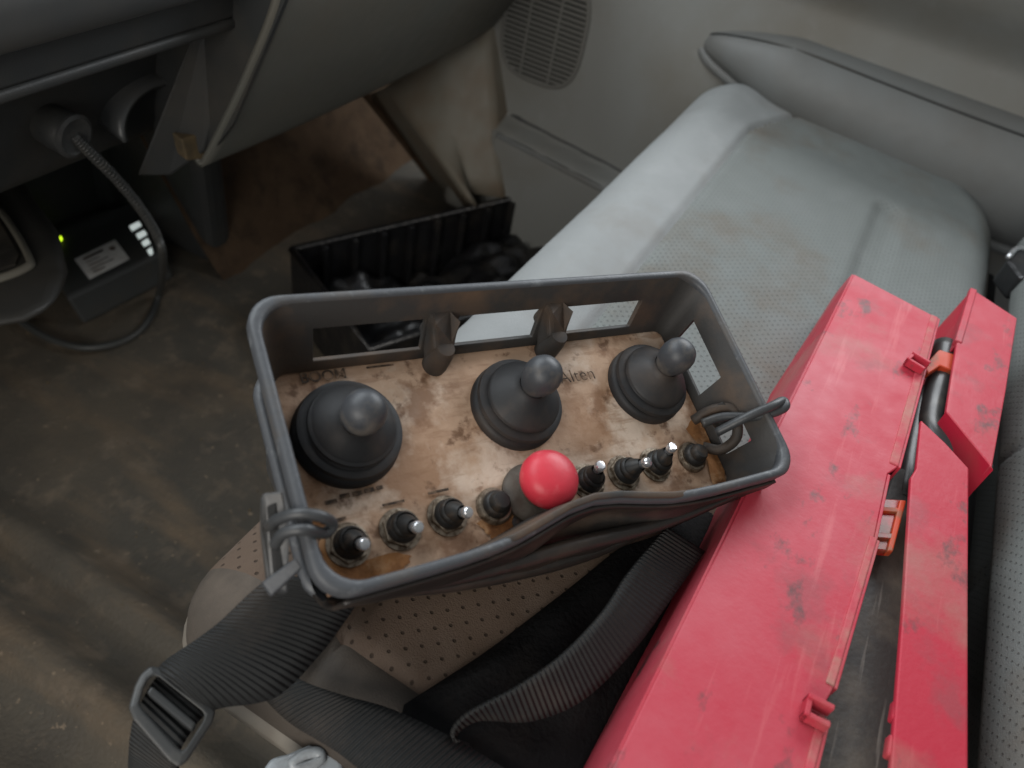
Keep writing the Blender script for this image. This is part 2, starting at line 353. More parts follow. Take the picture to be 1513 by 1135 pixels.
# shelf wall with the socket
o = dprof('shelf_wall', [(0.560, 0.550), (0.615, 0.535), (0.655, 0.50), (0.672, 0.44), (0.684, 0.402), (0.72, 0.396), (0.9, .41), (1.1, .42)], -0.6, 0.60, MT['dash']); solidify(o, .004)
dchild(prism('added_under_dash_block', [(0.20, 1.075, .43), (0.765, 1.075, .43), (0.775, 0.86, .43), (0.83, 0.86, .43), (0.86, 1.14, .43), (0.20, 1.14, .43)], (0, -.005, -.428), MT['dash'], dash, .02, 3))  # black block added to darken the space under the dash behind the charger
# trim strip that follows the lip
o = dchild(tube('trim_strip', [(0.34, 0.585, 0.538), (0.50, 0.588, 0.536), (0.575, 0.590, 0.534)], 0.0035, MT['dash_hi'], dash))
# curved hook pocket under the shelf
def pocket(u, v):
    a = math.pi * u; rx = 0.055; x = 0.545 - rx * math.cos(a); z = 0.435 + 0.035 * math.sin(a)
    return (x, 0.672 - 0.035 * v + 0.012 * math.sin(a), z - 0.01 * v)
o = dchild(grid('pocket_hood', 20, 4, pocket, MT['dash_hi'], dash)); solidify(o, .006)
# side post next to the glove box
dchild(prism('side_post', [(0.588, 0.535, 0.60), (0.552, 0.600, 0.405), (0.530, 0.632, 0.372), (0.505, 0.655, 0.372), (0.560, 0.58, 0.57)], (0.030, 0.012, 0.0), MT['dash'], dash, .003))
dchild(prism('bracket', [PY(268, 206, .605), PY(300, 196, .605), PY(330, 180, .605), PY(322, 225, .605), PY(300, 236, .605), PY(276, 238, .605)], (0.004, 0.018, 0.0), MT['ochre'], dash, .002))
# glove box lid: leans towards the seat at its top
gx0, gx1 = 0.552, 1.20
lid_prof = [(0.606, 0.388), (0.600, 0.384), (0.592, 0.388), (0.560, 0.44), (0.52, 0.51), (0.478, 0.595), (0.47, 0.66)]
o = dprof('glove_box_lid', lid_prof, gx0, gx1, MT['glove'], 40, 0.012); solidify(o, .006)
o = dprof('glove_box_underside', [(0.604, 0.392), (0.66, 0.40), (0.80, 0.42), (1.05, 0.44)], gx0 + .006, gx1, MT['dash'], 20); solidify(o, .004)
o = dchild(prism('glove_box_side', [(gx0 + .004, .604, .392), (gx0 + .004, .56, .45), (gx0 + .004, .482, .60), (gx0 + .004, .70, .62), (gx0 + .004, .72, .41)], (.006, 0, 0), MT['dash'], dash, .001))
o = dchild(prism('latch', [PY(548, 0, .50), PY(566, -4, .50), PY(568, 4, .50), PY(552, 8, .50)], (0, .006, 0), MT['chrome'], dash, .001))
kick = struct(grid('kick_panel', 24, 8, kick_pt, MT['kick'])); solidify(kick, .003)
o = tube('kick_trim', [PY(540, 140, .80), PY(600, 215, .77), PY(650, 280, .745), PY(690, 315, .72)], .007, MT['carpet'], kick)

# ================================================================== PASSENGER DOOR
DX = 1.20
door = thing('passenger_door', 'grey plastic passenger door panel with slotted speaker grille and armrest', 'door', (DX, 0.2, 0.1))
def doorc(o): o.matrix_parent_inverse = Matrix.Translation(-door.location); return o
def door_x(y, z):
    x = DX
    # edge near the kick panel turns away
    x += 0.05 * sstep(0.605, 0.66, y + (z - .36) * .12)
    # long moulded scoop above the armrest and shoulder under the window
    x -= 0.045 * sstep(0.56, 0.64, z)
    x -= 0.05 * math.exp(-((z - (0.66 + .02)) / .05) ** 2) * sstep(.3, .0, y)
    # map pocket bulge low down
    zt = 0.252 - 0.10 * (0.567 - y) * 0.9
    x -= 0.055 * sstep(zt + .004, zt - .012, z) * sstep(0.585, 0.545, y)
    return x
o = doorc(grid('panel', 150, 130, lambda u, v: (lambda y, z: (door_x(y, z), y, z))(-0.75 + 1.42 * u, 0.03 + 0.75 * v), MT['door'], door)); solidify(o, .004)
# armrest: tapered pod with a seam
def arm_pt(u, v):
    y = 0.262 - 0.85 * u
    zc = 0.468 - 0.012 * u; grow = min(1.0, (u / 0.16)) ** 0.5
    zt = zc + 0.010 + 0.048 * grow; zb = zc - 0.030 * grow - 0.075 * sstep(0, .5, u)
    a = math.pi * v; z = zb + (zt - zb) * (0.5 - 0.5 * math.cos(a)); dep = (0.010 + 0.062 * grow * (1 - .25 * v)) * math.sin(a) ** .7
    return (DX + 0.014 - dep - 0.045 * sstep(.56, .64, z), y, z)
o = doorc(grid('armrest', 70, 24, arm_pt, MT['door2'], door))
seam = [Vector(arm_pt(u, .80)) + Vector((-.001, 0, 0)) for u in [.0, .02, .06, .12, .2, .3, .42, .55, .7]]
doorc(tube('armrest_seam', seam, .0016, MT['dash'], door))
low = [Vector(arm_pt(u, .10)) + Vector((-.004, 0, -.004)) for u in [.0, .03, .08, .15, .25, .36, .5, .65]]
doorc(tube('armrest_piping', low, .009, MT['door2'], door))
# speaker grille: rounded slotted panel, each slat its own piece
gc = PX(806, 40, DX); GY, GZ = gc.y, gc.z
ghw, ghh = 0.072, 0.088
def grille_in(y, z): return abs((y - GY) / ghw) ** 3.2 + abs((z - GZ) / ghh) ** 3.2 < 1
bm = bmesh.new(); ring = []
seg = 48
for k in range(seg):
    a = 2 * math.pi * k / seg; ca, sa = math.cos(a), math.sin(a); q = (abs(ca) ** 3.2 + abs(sa) ** 3.2) ** (-1 / 3.2)
    ring.append((GY + ghw * q * ca, GZ + ghh * q * sa))
v0 = [bm.verts.new((door_x(y, z) - .0045, y, z)) for y, z in ring]; bm.faces.new(v0)
doorc(bm_obj('speaker_backing', bm, MT['seatbase'], door))
gr = doorc(tube('speaker_grille', [(door_x(y, z) - .005, y, z) for y, z in ring], .004, MT['grille'], door, closed=True, n=2))
nsl = 22
for k in range(nsl):
    z = GZ - ghh + (k + .5) * 2 * ghh / nsl
    hw = ghw * max(0, 1 - abs((z - GZ) / ghh) ** 3.2) ** (1 / 3.2)
    if hw < .01: continue
    xa, xb = door_x(GY - hw, z) - .008, door_x(GY + hw, z) - .008
    bm = bmesh.new(); hz = .0022
    for (x, y) in ((xa, GY - hw), (xb, GY + hw)):
        for dx, dz in ((-.0012, -hz), (-.0012, hz), (.004, hz), (.004, -hz)): bm.verts.new((x + dx, y, z + dz))
    bm.verts.ensure_lookup_table(); V = bm.verts
    for f in ((0, 1, 2, 3), (7, 6, 5, 4), (0, 4, 5, 1), (1, 5, 6, 2), (2, 6, 7, 3), (3, 7, 4, 0)): bm.faces.new([V[i] for i in f])
    doorc(bm_obj('slat', bm, MT['grille'], door))
for yy in (-0.026, 0.026):
    t = doorc(prism('grille_rib', [(door_x(GY + yy, GZ) - .0105, GY + yy - .002, GZ - .082), (door_x(GY + yy, GZ) - .0105, GY + yy + .002, GZ - .082), (door_x(GY + yy, GZ) - .0105, GY + yy + .002, GZ + .082), (door_x(GY + yy, GZ) - .0105, GY + yy - .002, GZ + .082)], (.004, 0, 0), MT['grille'], door, 0))
slit = []
for k in range(9):
    y = .575 - .27 * k / 8; zt = 0.252 - 0.09 * (0.567 - y); slit.append((door_x(y, zt + .012) - .002, y, zt + (.003 if k else -.02)))
doorc(tube('pocket_slit', slit, .0055, MT['dash'], door)); doorc(tube('pocket_lip', [(p[0] - .052, p[1], p[2] - .016) for p in slit[1:]], .006, MT['door2'], door))
# weather seal round the door's leading edge
doorc(tube('door_seal', [(DX + .02, .602, .50), (DX + .012, .606, .42), (DX + .006, .596, .34), (DX + .002, .580, .25), (DX + .004, .565, .17), (DX + .01, .55, .10)], .006, MT['dash'], door))

# ================================================================== BENCH SEAT
seat = thing('bench_seat', 'grey fabric passenger bench seat with pale front bolster and stains', 'seat', (0.68, 0.0, 0.0))
def seatc(o): o.matrix_parent_inverse = Matrix.Translation(-seat.location); return o
SX0, SX1, SY0, SY1 = 0.128, 1.222, -0.212, 0.232
def seat_inset(x, y):
    """signed distance inside the seat outline (rounded corners)"""
    if x > .6:
        r = 0.16 if y < 0 else 0.085
    else: r = 0.05 if y > 0 else 0.03
    cx = min(x - SX0, SX1 - x); cy = min(y - SY0, SY1 - y)
    if cx < r and cy < r: return r - math.hypot(r - cx, r - cy)
    return min(cx, cy)
def seam_y(x): return 0.128 - 0.05 * sstep(1.02, 1.22, x)
def seat_z(x, y):
    d = seat_inset(x, y); R = 0.042
    z = 0.425 + 0.014 * sstep(-.25, .2, y)
    if d < R: z -= R - math.sqrt(max(0, R * R - (R - max(d, 0)) ** 2))
    z += 0.010 * math.exp(-((y - 0.18) / .05) ** 2) * sstep(0, .06, d)
    # sewn seams pull the fabric in
    z -= 0.005 * math.exp(-((y - seam_y(x)) / .004) ** 2) * sstep(.0, .03, d)
    z -= 0.004 * math.exp(-((x - 0.172) / .003) ** 2) * (y < seam_y(x))
    # pressed channel across the cushion
    dx = max(0, 0.70 - x, x - 0.985); ch = math.hypot(dx, y + 0.073)
    z -= 0.0065 * sstep(.024, .006, ch)
    z += 0.003 * noise.noise(Vector((x * 7, y * 7, 0))) + .0008 * noise.noise(Vector((x * 40, y * 40, 2)))
    return z
def axis_samples(a, b, step, R=.045):
    out = []; n = 9
    for k in range(n): out.append(a + R * (1 - math.cos(math.pi / 2 * k / n)))
    m_ = int((b - a - 2 * R) / step)
    for k in range(m_ + 1): out.append(a + R + (b - a - 2 * R) * k / m_)
    for k in range(n - 1, -1, -1): out.append(b - R * (1 - math.cos(math.pi / 2 * k / n)))
    return out
xs = axis_samples(SX0, SX1, .0052); ys = axis_samples(SY0, SY1, .0035)
def clampin(x, y):
    # pull grid points of the cut corners on to the outline
    d = seat_inset(x, y)
    if d >= 0: return x, y
    r = (0.16 if y < 0 else 0.085) if x > .6 else (0.05 if y > 0 else 0.03)
    ccx = SX0 + r if x < .6 else SX1 - r; ccy = SY0 + r if y < 0 else SY1 - r
    v = Vector((x - ccx, y - ccy)).normalized() * r
    return ccx + v.x, ccy + v.y
P2 = [[clampin(x, y) for y in ys] for x in xs]
regions = {'front_bolster': ([], MT['bolster']), 'centre_panel': ([], MT['fabric']), 'soiled_shaded_panel': ([], MT['fabric_dirty_shaded']), 'side_bolster': ([], MT['side'])}
for i in range(len(xs) - 1):
    for j in range(len(ys) - 1):
        x, y = (xs[i] + xs[i + 1]) / 2, (ys[j] + ys[j + 1]) / 2
        if seat_inset(x, y) < -0.004: continue
        if y > seam_y(x) and x > .40: k = 'front_bolster'
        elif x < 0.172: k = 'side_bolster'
        elif x < .40: k = 'soiled_shaded_panel'
        else: k = 'centre_panel'
        regions[k][0].append((i, j))
for k, (cells, m) in regions.items():
    idx = {}; vs_ = []; fs = []; uv = []
    def vid(i, j):
        if (i, j) not in idx:
            x, y = P2[i][j]; idx[(i, j)] = len(vs_); vs_.append((x, y, seat_z(x, y))); uv.append((x, y))
        return idx[(i, j)]
    for i, j in cells: fs.append((vid(i, j), vid(i + 1, j), vid(i + 1, j + 1), vid(i, j + 1)))
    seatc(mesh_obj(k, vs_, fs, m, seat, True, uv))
# cushion sides, trim and base below the roll
out = []
for (cx, cy, r, a0) in ((SX1 - .085, SY1 - .085, .085, 90), (SX0 + .05, SY1 - .05, .05, 180), (SX0 + .03, SY0 + .03, .03, 270), (SX1 - .16, SY0 + .16, .16, 360)):
    for k in range(9):
        a = math.radians(a0 - 90 + 90 * k / 8); out.append((cx + r * math.cos(a), cy + r * math.sin(a)))
def skirt_ring(name, zs, offs, m):
    vs_ = []; fs = []; n = len(out); cxx = sum(p[0] for p in out) / n; cyy = 0
    for z, of in zip(zs, offs):
        for k, (x, y) in enumerate(out):
            a, b = out[k - 1], out[(k + 1) % n]; t = Vector((b[0] - a[0], b[1] - a[1])).normalized(); nn = Vector((t.y, -t.x))
            vs_.append((x + nn.x * of, y + nn.y * of, z))
    for r in range(len(zs) - 1):
        for k in range(n): fs.append((r * n + k, r * n + (k + 1) % n, (r + 1) * n + (k + 1) % n, (r + 1) * n + k))
    return seatc(mesh_obj(name, vs_, fs, m, seat, True))
skirt_ring('cushion_side', [0.394, 0.388, 0.380, .374], [-0.001, 0.003, .003, -.004], MT['trim'])
skirt_ring('seat_shell', [0.376, 0.370, 0.335, 0.28], [-.006, -.004, -.012, -.04], MT['seatbase'])
seatc(prism('seat_box', [(0.24, -.25, .345), (1.12, -.25, .345), (1.12, .12, .345), (0.24, .12, .345)], (0, 0, -.345), MT['seatbase'], seat, .01))
# backrest
def back_pt(u, v):
    x = 0.00 + 1.06 * u; z = 0.16 + 0.86 * v
    e = min(u, 1 - u) * 1.06
    y = -0.217 - 0.26 * max(0, z - .43) - .060 * sstep(.445, .33, z) - .035 * (1 - min(1, e / .06)) ** 2
    y -= .005 * math.exp(-((x - 0.60) / .004) ** 2)
    return (x, y, z)
o = seatc(grid('backrest', 120, 60, back_pt, MT['fabric'], seat, uvfn=lambda u, v: (1.06 * u, .86 * v))); solidify(o, .10, 1)

# ================================================================== CENTRE CONSOLE
con = thing('centre_console', 'dark grey centre console side with framed recess', 'console', (0.30, 0.75, 0.0))
def conc(o): o.matrix_parent_inverse = Matrix.Translation(-con.location); return o
cz = 0.25
cpx = [(-60, 120), (5, 205), (48, 285), (92, 345), (106, 405), (92, 452), (40, 478), (-40, 492), (-200, 500), (-300, 200)]
cp = [PZ(*p, cz) for p in cpx]
o = conc(prism('body', cp, [PZ(-150 + (px + 150) * .80, 250 + (py - 250) * .80, .0) - q for (px, py), q in zip(cpx, cp)], MT['console'], con, .022, 5)); auto(o, 60)
rp = [PZ(-40, 290, cz + .004), PZ(0, 312, cz + .004), PZ(42, 378, cz + .004), PZ(34, 398, cz + .004), PZ(-40, 424, cz + .004)]
conc(tube('recess_frame', rp, .005, MT['console_rim'], con, n=5, flat=.7))
conc(prism('recess_floor', [PZ(-40, 306, cz + .0035), PZ(-2, 324, cz + .0035), PZ(28, 376, cz + .0035), PZ(22, 390, cz + .0035), PZ(-40, 408, cz + .0035)], (0, 0, -.003), MT['tray'], con, 0))

# ================================================================== CHARGER, PLUG AND CABLE
ch = thing('battery_charger', 'flat black battery charger with white sticker and lit green light', 'charger', PZ(150, 420, 0.0))
def chc(o): o.matrix_parent_inverse = Matrix.Translation(-ch.location); return o
hz = .052
T = [PZ(45, 335, hz), PZ(196, 300, hz), PZ(238, 372, hz), PZ(98, 440, hz)]
chc(prism('body', T, [(0, 0, -.047), (0, 0, -.047), (.004, -.018, -.047), (.004, -.018, -.047)], MT['charger'], ch, .006, 3))
e = hz + .0012
chc(prism('sticker', [PZ(110, 383, e), PZ(170, 354, e), PZ(191, 382, e), PZ(132, 412, e)], (0, 0, -.001), MT['paper'], ch, 0))
def stick(a, b, w=2.0):
    d = Vector((b[0] - a[0], b[1] - a[1])).normalized() * w; q = Vector((-d.y, d.x)) * .5
    z = e + .0006
    return chc(prism('print_line', [PZ(a[0] + q.x, a[1] + q.y, z), PZ(b[0] + q.x, b[1] + q.y, z), PZ(b[0] - q.x, b[1] - q.y, z), PZ(a[0] - q.x, a[1] - q.y, z)], (0, 0, -.0005), MT['ink'], ch, 0))
stick((123, 383), (152, 369), 3.2); stick((127, 388), (147, 379), 1.2); stick((130, 393), (160, 379), 1.2); stick((134, 398), (168, 382), 1.2); stick((138, 402), (155, 394), 1.5)
lathe('print_mark', [(0.0048, 0), (0.0048, .0004), (0, .0004)], MT['ink'], None, 14, Matrix.Translation(PZ(166, 367, e + .0006)))
o = bpy.data.objects['print_mark']; o.parent = ch; chc(o)
for (a, b, c, d) in (((191, 334), (205, 327), (209, 333), (195, 341)), ((201, 346), (213, 340), (217, 346), (205, 353)), ((209, 358), (218, 352), (222, 359), (213, 364)), ((217, 370), (224, 365), (226, 374), (222, 377))):
    chc(prism('indicator_mark', [PZ(*p, e) for p in (a, b, c, d)], (0, 0, -.001), MT['led_white'], ch, 0))
lathe('indicator_light', [(0.0068, 0), (0.0062, .003), (.004, .005), (0, .006)], MT['led'], None, 16, Matrix.Translation(PZ(85, 354, hz)))
o = bpy.data.objects['indicator_light']; o.parent = ch; chc(o)

pl = thing('charging_plug', 'black socket plug with ribbed lead pushed into the shelf wall', 'plug', PY(50, 170, .66))
def plc(o): o.matrix_parent_inverse = Matrix.Translation(-pl.location); return o
pa = PY(42, 168, .685); pb = PD(113, 203, (pa - CAM).length - .035)
ax = (pb - pa); Lp = ax.length; fr = Matrix.Translation(pa) @ ax.to_track_quat('Z', 'Y').to_matrix().to_4x4()
plc(lathe('socket_ring', [(.026, 0), (.029, .002), (.029, .006), (.025, .008), (.022, .006), (.0, .006)], MT['dash_hi'], pl, 32, fr))
plc(lathe('plug_body', [(.017, .004), (.018, .02), (.0195, .022), (.0195, Lp * .55), (.0205, Lp * .58), (.0205, Lp * .9), (.019, Lp * .94), (.0, Lp * .94)], MT['dash'], pl, 32, fr))
plc(lathe('plug_ring', [(.0195, Lp * .90), (.0212, Lp * .92), (.0212, Lp * .97), (.0175, Lp), (.015, Lp * .97), (.0, Lp * .96)], MT['buckle'], pl, 32, fr))
ca = [pb - ax.normalized() * .004, PD(140, 232, (pb - CAM).length + .02), PD(175, 268, .92), PD(205, 305, .96), PD(230, 345, 1.0), PD(240, 380, 1.03), PZ(236, 430, .022), PZ(218, 475, .012), PZ(185, 503, .010), PZ(130, 514, .010), PZ(80, 503, .010), PZ(38, 480, .010), PZ(10, 455, .012)]
plc(tube('cable', ca, .0052, MT['charger'], pl, n=12))
path = catmull(ca, 12)[:52]
helix = []
up = Vector((0, 0, 1))
for i in range(len(path) - 1):
    t = (path[i + 1] - path[i]).normalized(); a = t.cross(up).normalized(); b = t.cross(a)
    for k in range(3):
        ph = (i * 3 + k) * 1.5; helix.append(path[i].lerp(path[i + 1], k / 3) + (a * math.cos(ph) + b * math.sin(ph)) * .0050)
plc(tube('cable_sleeve', helix, .0013, MT['tube'], pl, seg=6, n=2))

# ================================================================== BLACK RIBBED CRATE BY THE DOOR SILL
cr = thing('plastic_crate', 'glossy black ribbed plastic crate on the footwell floor by the door', 'crate', PZ(620, 420, 0))
def crc(o): o.matrix_parent_inverse = Matrix.Translation(-cr.location); return o
A = PZ(440, 367, .13); B = PZ(692, 309, .13); C = PZ(860, 276, .13)
dirx = (B - A).normalized(); A = A - dirx * .01; Cc = A + dirx * .50
nrm = Vector((dirx.y, -dirx.x, 0)); nrm = nrm if nrm.y < 0 else -nrm
W = 0.25
def crate_wall(name, p, q, h=.13):
    d = (q - p).normalized(); n_ = Vector((d.y, -d.x, 0)) * .003
    return crc(prism(name, [p - n_, q - n_, q + n_, p + n_], (0, 0, -h + .004), MT['crate'], cr, .0015))
crate_wall('wall', A, Cc); crate_wall('wall', Cc, Cc + nrm * W); crate_wall('wall', Cc + nrm * W, A + nrm * W); crate_wall('wall', A + nrm * W, A)
crc(tube('crate_rim', [A, Cc, Cc + nrm * W, A + nrm * W, A], .006, MT['crate'], cr, smooth_path=False))
crc(prism('base', [Vector((p.x, p.y, .008)) for p in (A, Cc, Cc + nrm * W, A + nrm * W)], (0, 0, -.004), MT['crate'], cr, 0))
for k in range(9):
    s = .05 + k * .052; p = A + dirx * s + nrm * .006
    crc(prism('rib', [p - dirx * .006, p + dirx * .006, p + dirx * .005 + nrm * .010, p - dirx * .005 + nrm * .010], (0, 0, -.115), MT['crate'], cr, .002))
for k in range(4):
    p = Cc + nrm * (.03 + k * .055) - dirx * .004
    crc(prism('rib', [p - nrm * .006, p + nrm * .006, p + nrm * .006 - dirx * .012, p - nrm * .006 - dirx * .012], (0, 0, -.115), MT['crate'], cr, .002))
# crumpled black sheet lying in the crate
def sheet(u, v):
    p = A + dirx * (.01 + .48 * u) + nrm * (.012 + .225 * v)
    return (p.x, p.y, .045 + .05 * noise.noise(Vector((u * 5, v * 3, 1.3))) + .022 * noise.noise(Vector((u * 14, v * 8, 4))))
o = tag(grid('black_plastic_sheet', 60, 30, sheet, MT['crate']), 'crumpled black plastic sheet lying inside the ribbed crate', 'plastic sheet'); solidify(o, .001)

# ================================================================== REMOTE CONTROL BOX
s_ = 0.3236
def cray(px, py): return Vector(((px - CX) / FPX, (py - CY) / FPX, 1.0))
c4 = [cray(*p) for p in ((362, 445), (1030, 402), (1172, 695), (470, 890))]
uu = c4[0].cross(c4[1]).cross(c4[3].cross(c4[2])).normalized(); vv = c4[0].cross(c4[3]).cross(c4[1].cross(c4[2])).normalized()
if uu.x < 0: uu = -uu
if vv.y < 0: vv = -vv
vv = (vv - uu * uu.dot(vv)).normalized(); nn = uu.cross(vv)
OC = c4[0] * (s_ / c4[0].dot(nn))
BU, BV, BN = ROT @ uu, ROT @ vv, -(ROT @ nn)
BO = ROT @ OC + CAM
base0 = BO + BU * .15 + BV * .073 - BN * .13
box = thing('remote_control_box', 'black plastic remote control box with worn tan panel and three joysticks', 'remote control')
box.matrix_world = Matrix.Translation(base0) @ Matrix((BU, -BV, BN)).transposed().to_4x4()
def bp(u, v, w): return Vector((u - .15, -(v - .073), w + .13))     # box-local point: u right, v to the front, w up from the rim
def bw(u, v, w): return BO + BU * u + BV * v + BN * w                # the same point in the cab

def rrect(u0, u1, v0, v1, r, cuts):
    """perimeter list of (u, v, side, s) with explicit cut positions on the straight sides"""
    P = []
    def corner(cu, cv, a0):
        for k in range(1, 7): a = math.radians(a0 + 90 * k / 7); P.append((cu + r * math.cos(a), cv + r * math.sin(a), 'c', 0))
    for f in cuts['back']: P.append((u0 + r + (u1 - u0 - 2 * r) * f, v0, 'back', f))
    corner(u1 - r, v0 + r, -90)
    for f in cuts['right']: P.append((u1, v0 + r + (v1 - v0 - 2 * r) * f, 'right', f))
    corner(u1 - r, v1 - r, 0)
    for f in cuts['front']: P.append((u1 - r - (u1 - u0 - 2 * r) * f, v1, 'front', f))
    corner(u0 + r, v1 - r, 90)
    for f in cuts['left']: P.append((u0, v1 - r - (v1 - v0 - 2 * r) * f, 'left', f))
    corner(u0 + r, v0 + r, 180)
    return P
RC = .017
def fb(u): return (u - RC) / (.30 - 2 * RC)
def fr_(v): return (v - RC) / (.146 - 2 * RC)
cuts = {'back': [0] + [fb(u) for u in (.032, .043, .0965, .110, .118, .170, .176, .192, .250, .258)] + [1],
        'right': [0] + [fr_(v) for v in (.024, .034, .070, .084, .092, .118, .124)] + [1],
        'front': [k / 16 for k in range(17)], 'left': [k / 10 for k in range(11)]}
def lip_bend(side, f):
    if side != 'front': return 0
    u = .283 - .266 * f
    return -.0125 * math.exp(-((u - .148) / .042) ** 2)
# wall levels: rim, window top, window bottom, plate, lower body
rows = [(0.0, 0.0), (-.0155, .39), (-.034, .85), (-.040, 1.0)]
def wall_ring(w, t, extra=0.0):
    r = rrect(0 + .011 * t + extra, .30 - .013 * t - extra, 0 + .019 * t + extra, .146 - .006 * t - extra, RC * (1 - .35 * t), cuts)
    return r
rings = [wall_ring(w, t) for w, t in rows]
nP = len(rings[0]); vs_ = []; fs = []
for (w, t), rg in zip(rows, rings):
    for (u, v, side, f) in rg:
        vs_.append(bp(u, v + lip_bend(side, f), w))
def is_hole(r, k):
    a, b = rings[0][k], rings[0][(k + 1) % nP]
    if r not in (1,): return False
    if a[2] == 'back' and b[2] == 'back':
        um = (a[0] + b[0]) / 2
        return .032 < um < .0965 or .118 < um < .170 or .170 < um < .176 or .192 < um < .258
    if a[2] == 'right' and b[2] == 'right':
        vm = (a[1] + b[1]) / 2
        return .024 < vm < .070 or .092 < vm < .118
    return False
for r in range(len(rows) - 1):
    for k in range(nP):
        if not is_hole(r, k): fs.append((r * nP + k, r * nP + (k + 1) % nP, (r + 1) * nP + (k + 1) % nP, (r + 1) * nP + k))
o = mesh_obj('guard_wall', vs_, fs, MT['inner'], box); solidify(o, .0036, -1); bevel(o, .0007, 2, 40); auto(o, 50)
# lower body: wedge, deeper at the back so that it sits level on the cushion
vs_ = []; fs = []; lev = [(0.001, .0, .0), (.003, .04, .06), (.010, .5, .5), (.016, .94, .94), (.024, 1, 1)]
bot = []
for li, (ins, t, _) in enumerate(lev):
    rg = wall_ring(-.04, 1.0, -.004 + ins)
    for (u, v, side, f) in rg:
        depth = .040 + t * (.105 - .45 * max(0, v - .02) - .02 * (u / .3))
        vs_.append(bp(u, v + lip_bend(side, f) * (1 - t) * .6, -depth))
n_l = len(lev)
for r in range(n_l - 1):
    for k in range(nP): fs.append((r * nP + k, r * nP + (k + 1) % nP, (r + 1) * nP + (k + 1) % nP, (r + 1) * nP + k))
fs.append(tuple((n_l - 1) * nP + k for k in range(nP)))
o = mesh_obj('housing', vs_, fs, MT['box'], box); auto(o, 40)
# rolled rim
def rimpath(off=0.0, w=.0):
    return [bp(u, v + lip_bend(side, f), w - .004 * (1 if side == 'front' and .3 < f < .7 else 0)) for (u, v, side, f) in rrect(off, .30 - off, off, .146 - off, RC, {'back': [k / 12 for k in range(13)], 'right': [k / 6 for k in range(7)], 'front': [k / 16 for k in range(17)], 'left': [k / 6 for k in range(7)]})]
def strip_loop(name, loops, m, parent):
    n = len(loops[0]); vs_ = [p for l in loops for p in l]; fs = []
    L_ = len(loops)
    for r in range(L_):
        for k in range(n): fs.append((r * n + k, r * n + (k + 1) % n, ((r + 1) % L_) * n + (k + 1) % n, ((r + 1) % L_) * n + k))
    o = mesh_obj(name, vs_, fs, m, parent, True); return o
strip_loop('rim', [rimpath(-.0010, -.008), rimpath(-.0016, -.005), rimpath(-.0016, .0006), rimpath(-.0010, .0018), rimpath(.0004, .0024), rimpath(.0022, .0024), rimpath(.0034, .0016), rimpath(.0038, .0), rimpath(.0036, -.006)], MT['rim'], box)
# second moulded bead on the outside of the left and front walls
strip_loop('lower_bead', [[bp(u, v, w) for (u, v, s0, f0) in rrect(o_, .30 - o_, o_ + .006, .146 - o_, RC, cuts)] for o_, w in ((.010, -.046), (.0060, -.048), (.0060, -.053), (.010, -.056))], MT['rim'], box)

# face plate
def plate_pt(u, v):
    q = bp(.0135 + (.2845 - .0135) * u, .0205 + (.1385 - .0205) * v, -.040)
    q.z += .0010 * noise.noise(Vector((u * 6, v * 3, 5))) * .6
    return q
plate = grid('face_plate', 60, 30, plate_pt, MT['plate'], box)
PW = -.0395
def frame(u, v, tilt=(0, 0), w=PW):
    z = Vector((tilt[0], -tilt[1], 1)).normalized()
    return Matrix.Translation(bp(u, v, w)) @ z.to_track_quat('Z', 'Y').to_matrix().to_4x4()
# grime film along the plate edges, thin raised crust
def crust(name, pts, m, w=PW + .0003):
    bm = bmesh.new(); n = 40; ctr = Vector((sum(p[0] for p in pts) / len(pts), sum(p[1] for p in pts) / len(pts)))
    loop = catmull([Vector((p[0], p[1], 0)) for p in pts] + [Vector((*pts[0], 0))], 8)[:-1]
    vs2 = []
    for q in loop:
        j = 1 + .22 * noise.noise(Vector((q.x * 260, q.y * 260, 2))); d = Vector((q.x, q.y)) - ctr
        vs2.append(bm.verts.new(bp(ctr.x + d.x * j, ctr.y + d.y * j, w)))
    bm.faces.new(vs2); bmesh.ops.triangulate(bm, faces=bm.faces[:])
    return bm_obj(name, bm, m, plate)
crust('rust_stain', [(.016, .098), (.024, .106), (.022, .118), (.030, .126), (.050, .126), (.058, .131), (.050, .1365), (.022, .1365), (.016, .128)], MT['plate_rust'])
crust('rust_stain', [(.100, .122), (.118, .118), (.132, .124), (.128, .130), (.108, .132)], MT['plate_rust'])
crust('rust_stain', [(.268, .095), (.282, .090), (.2835, .110), (.2835, .130), (.270, .134), (.274, .115)], MT['plate_rust'])

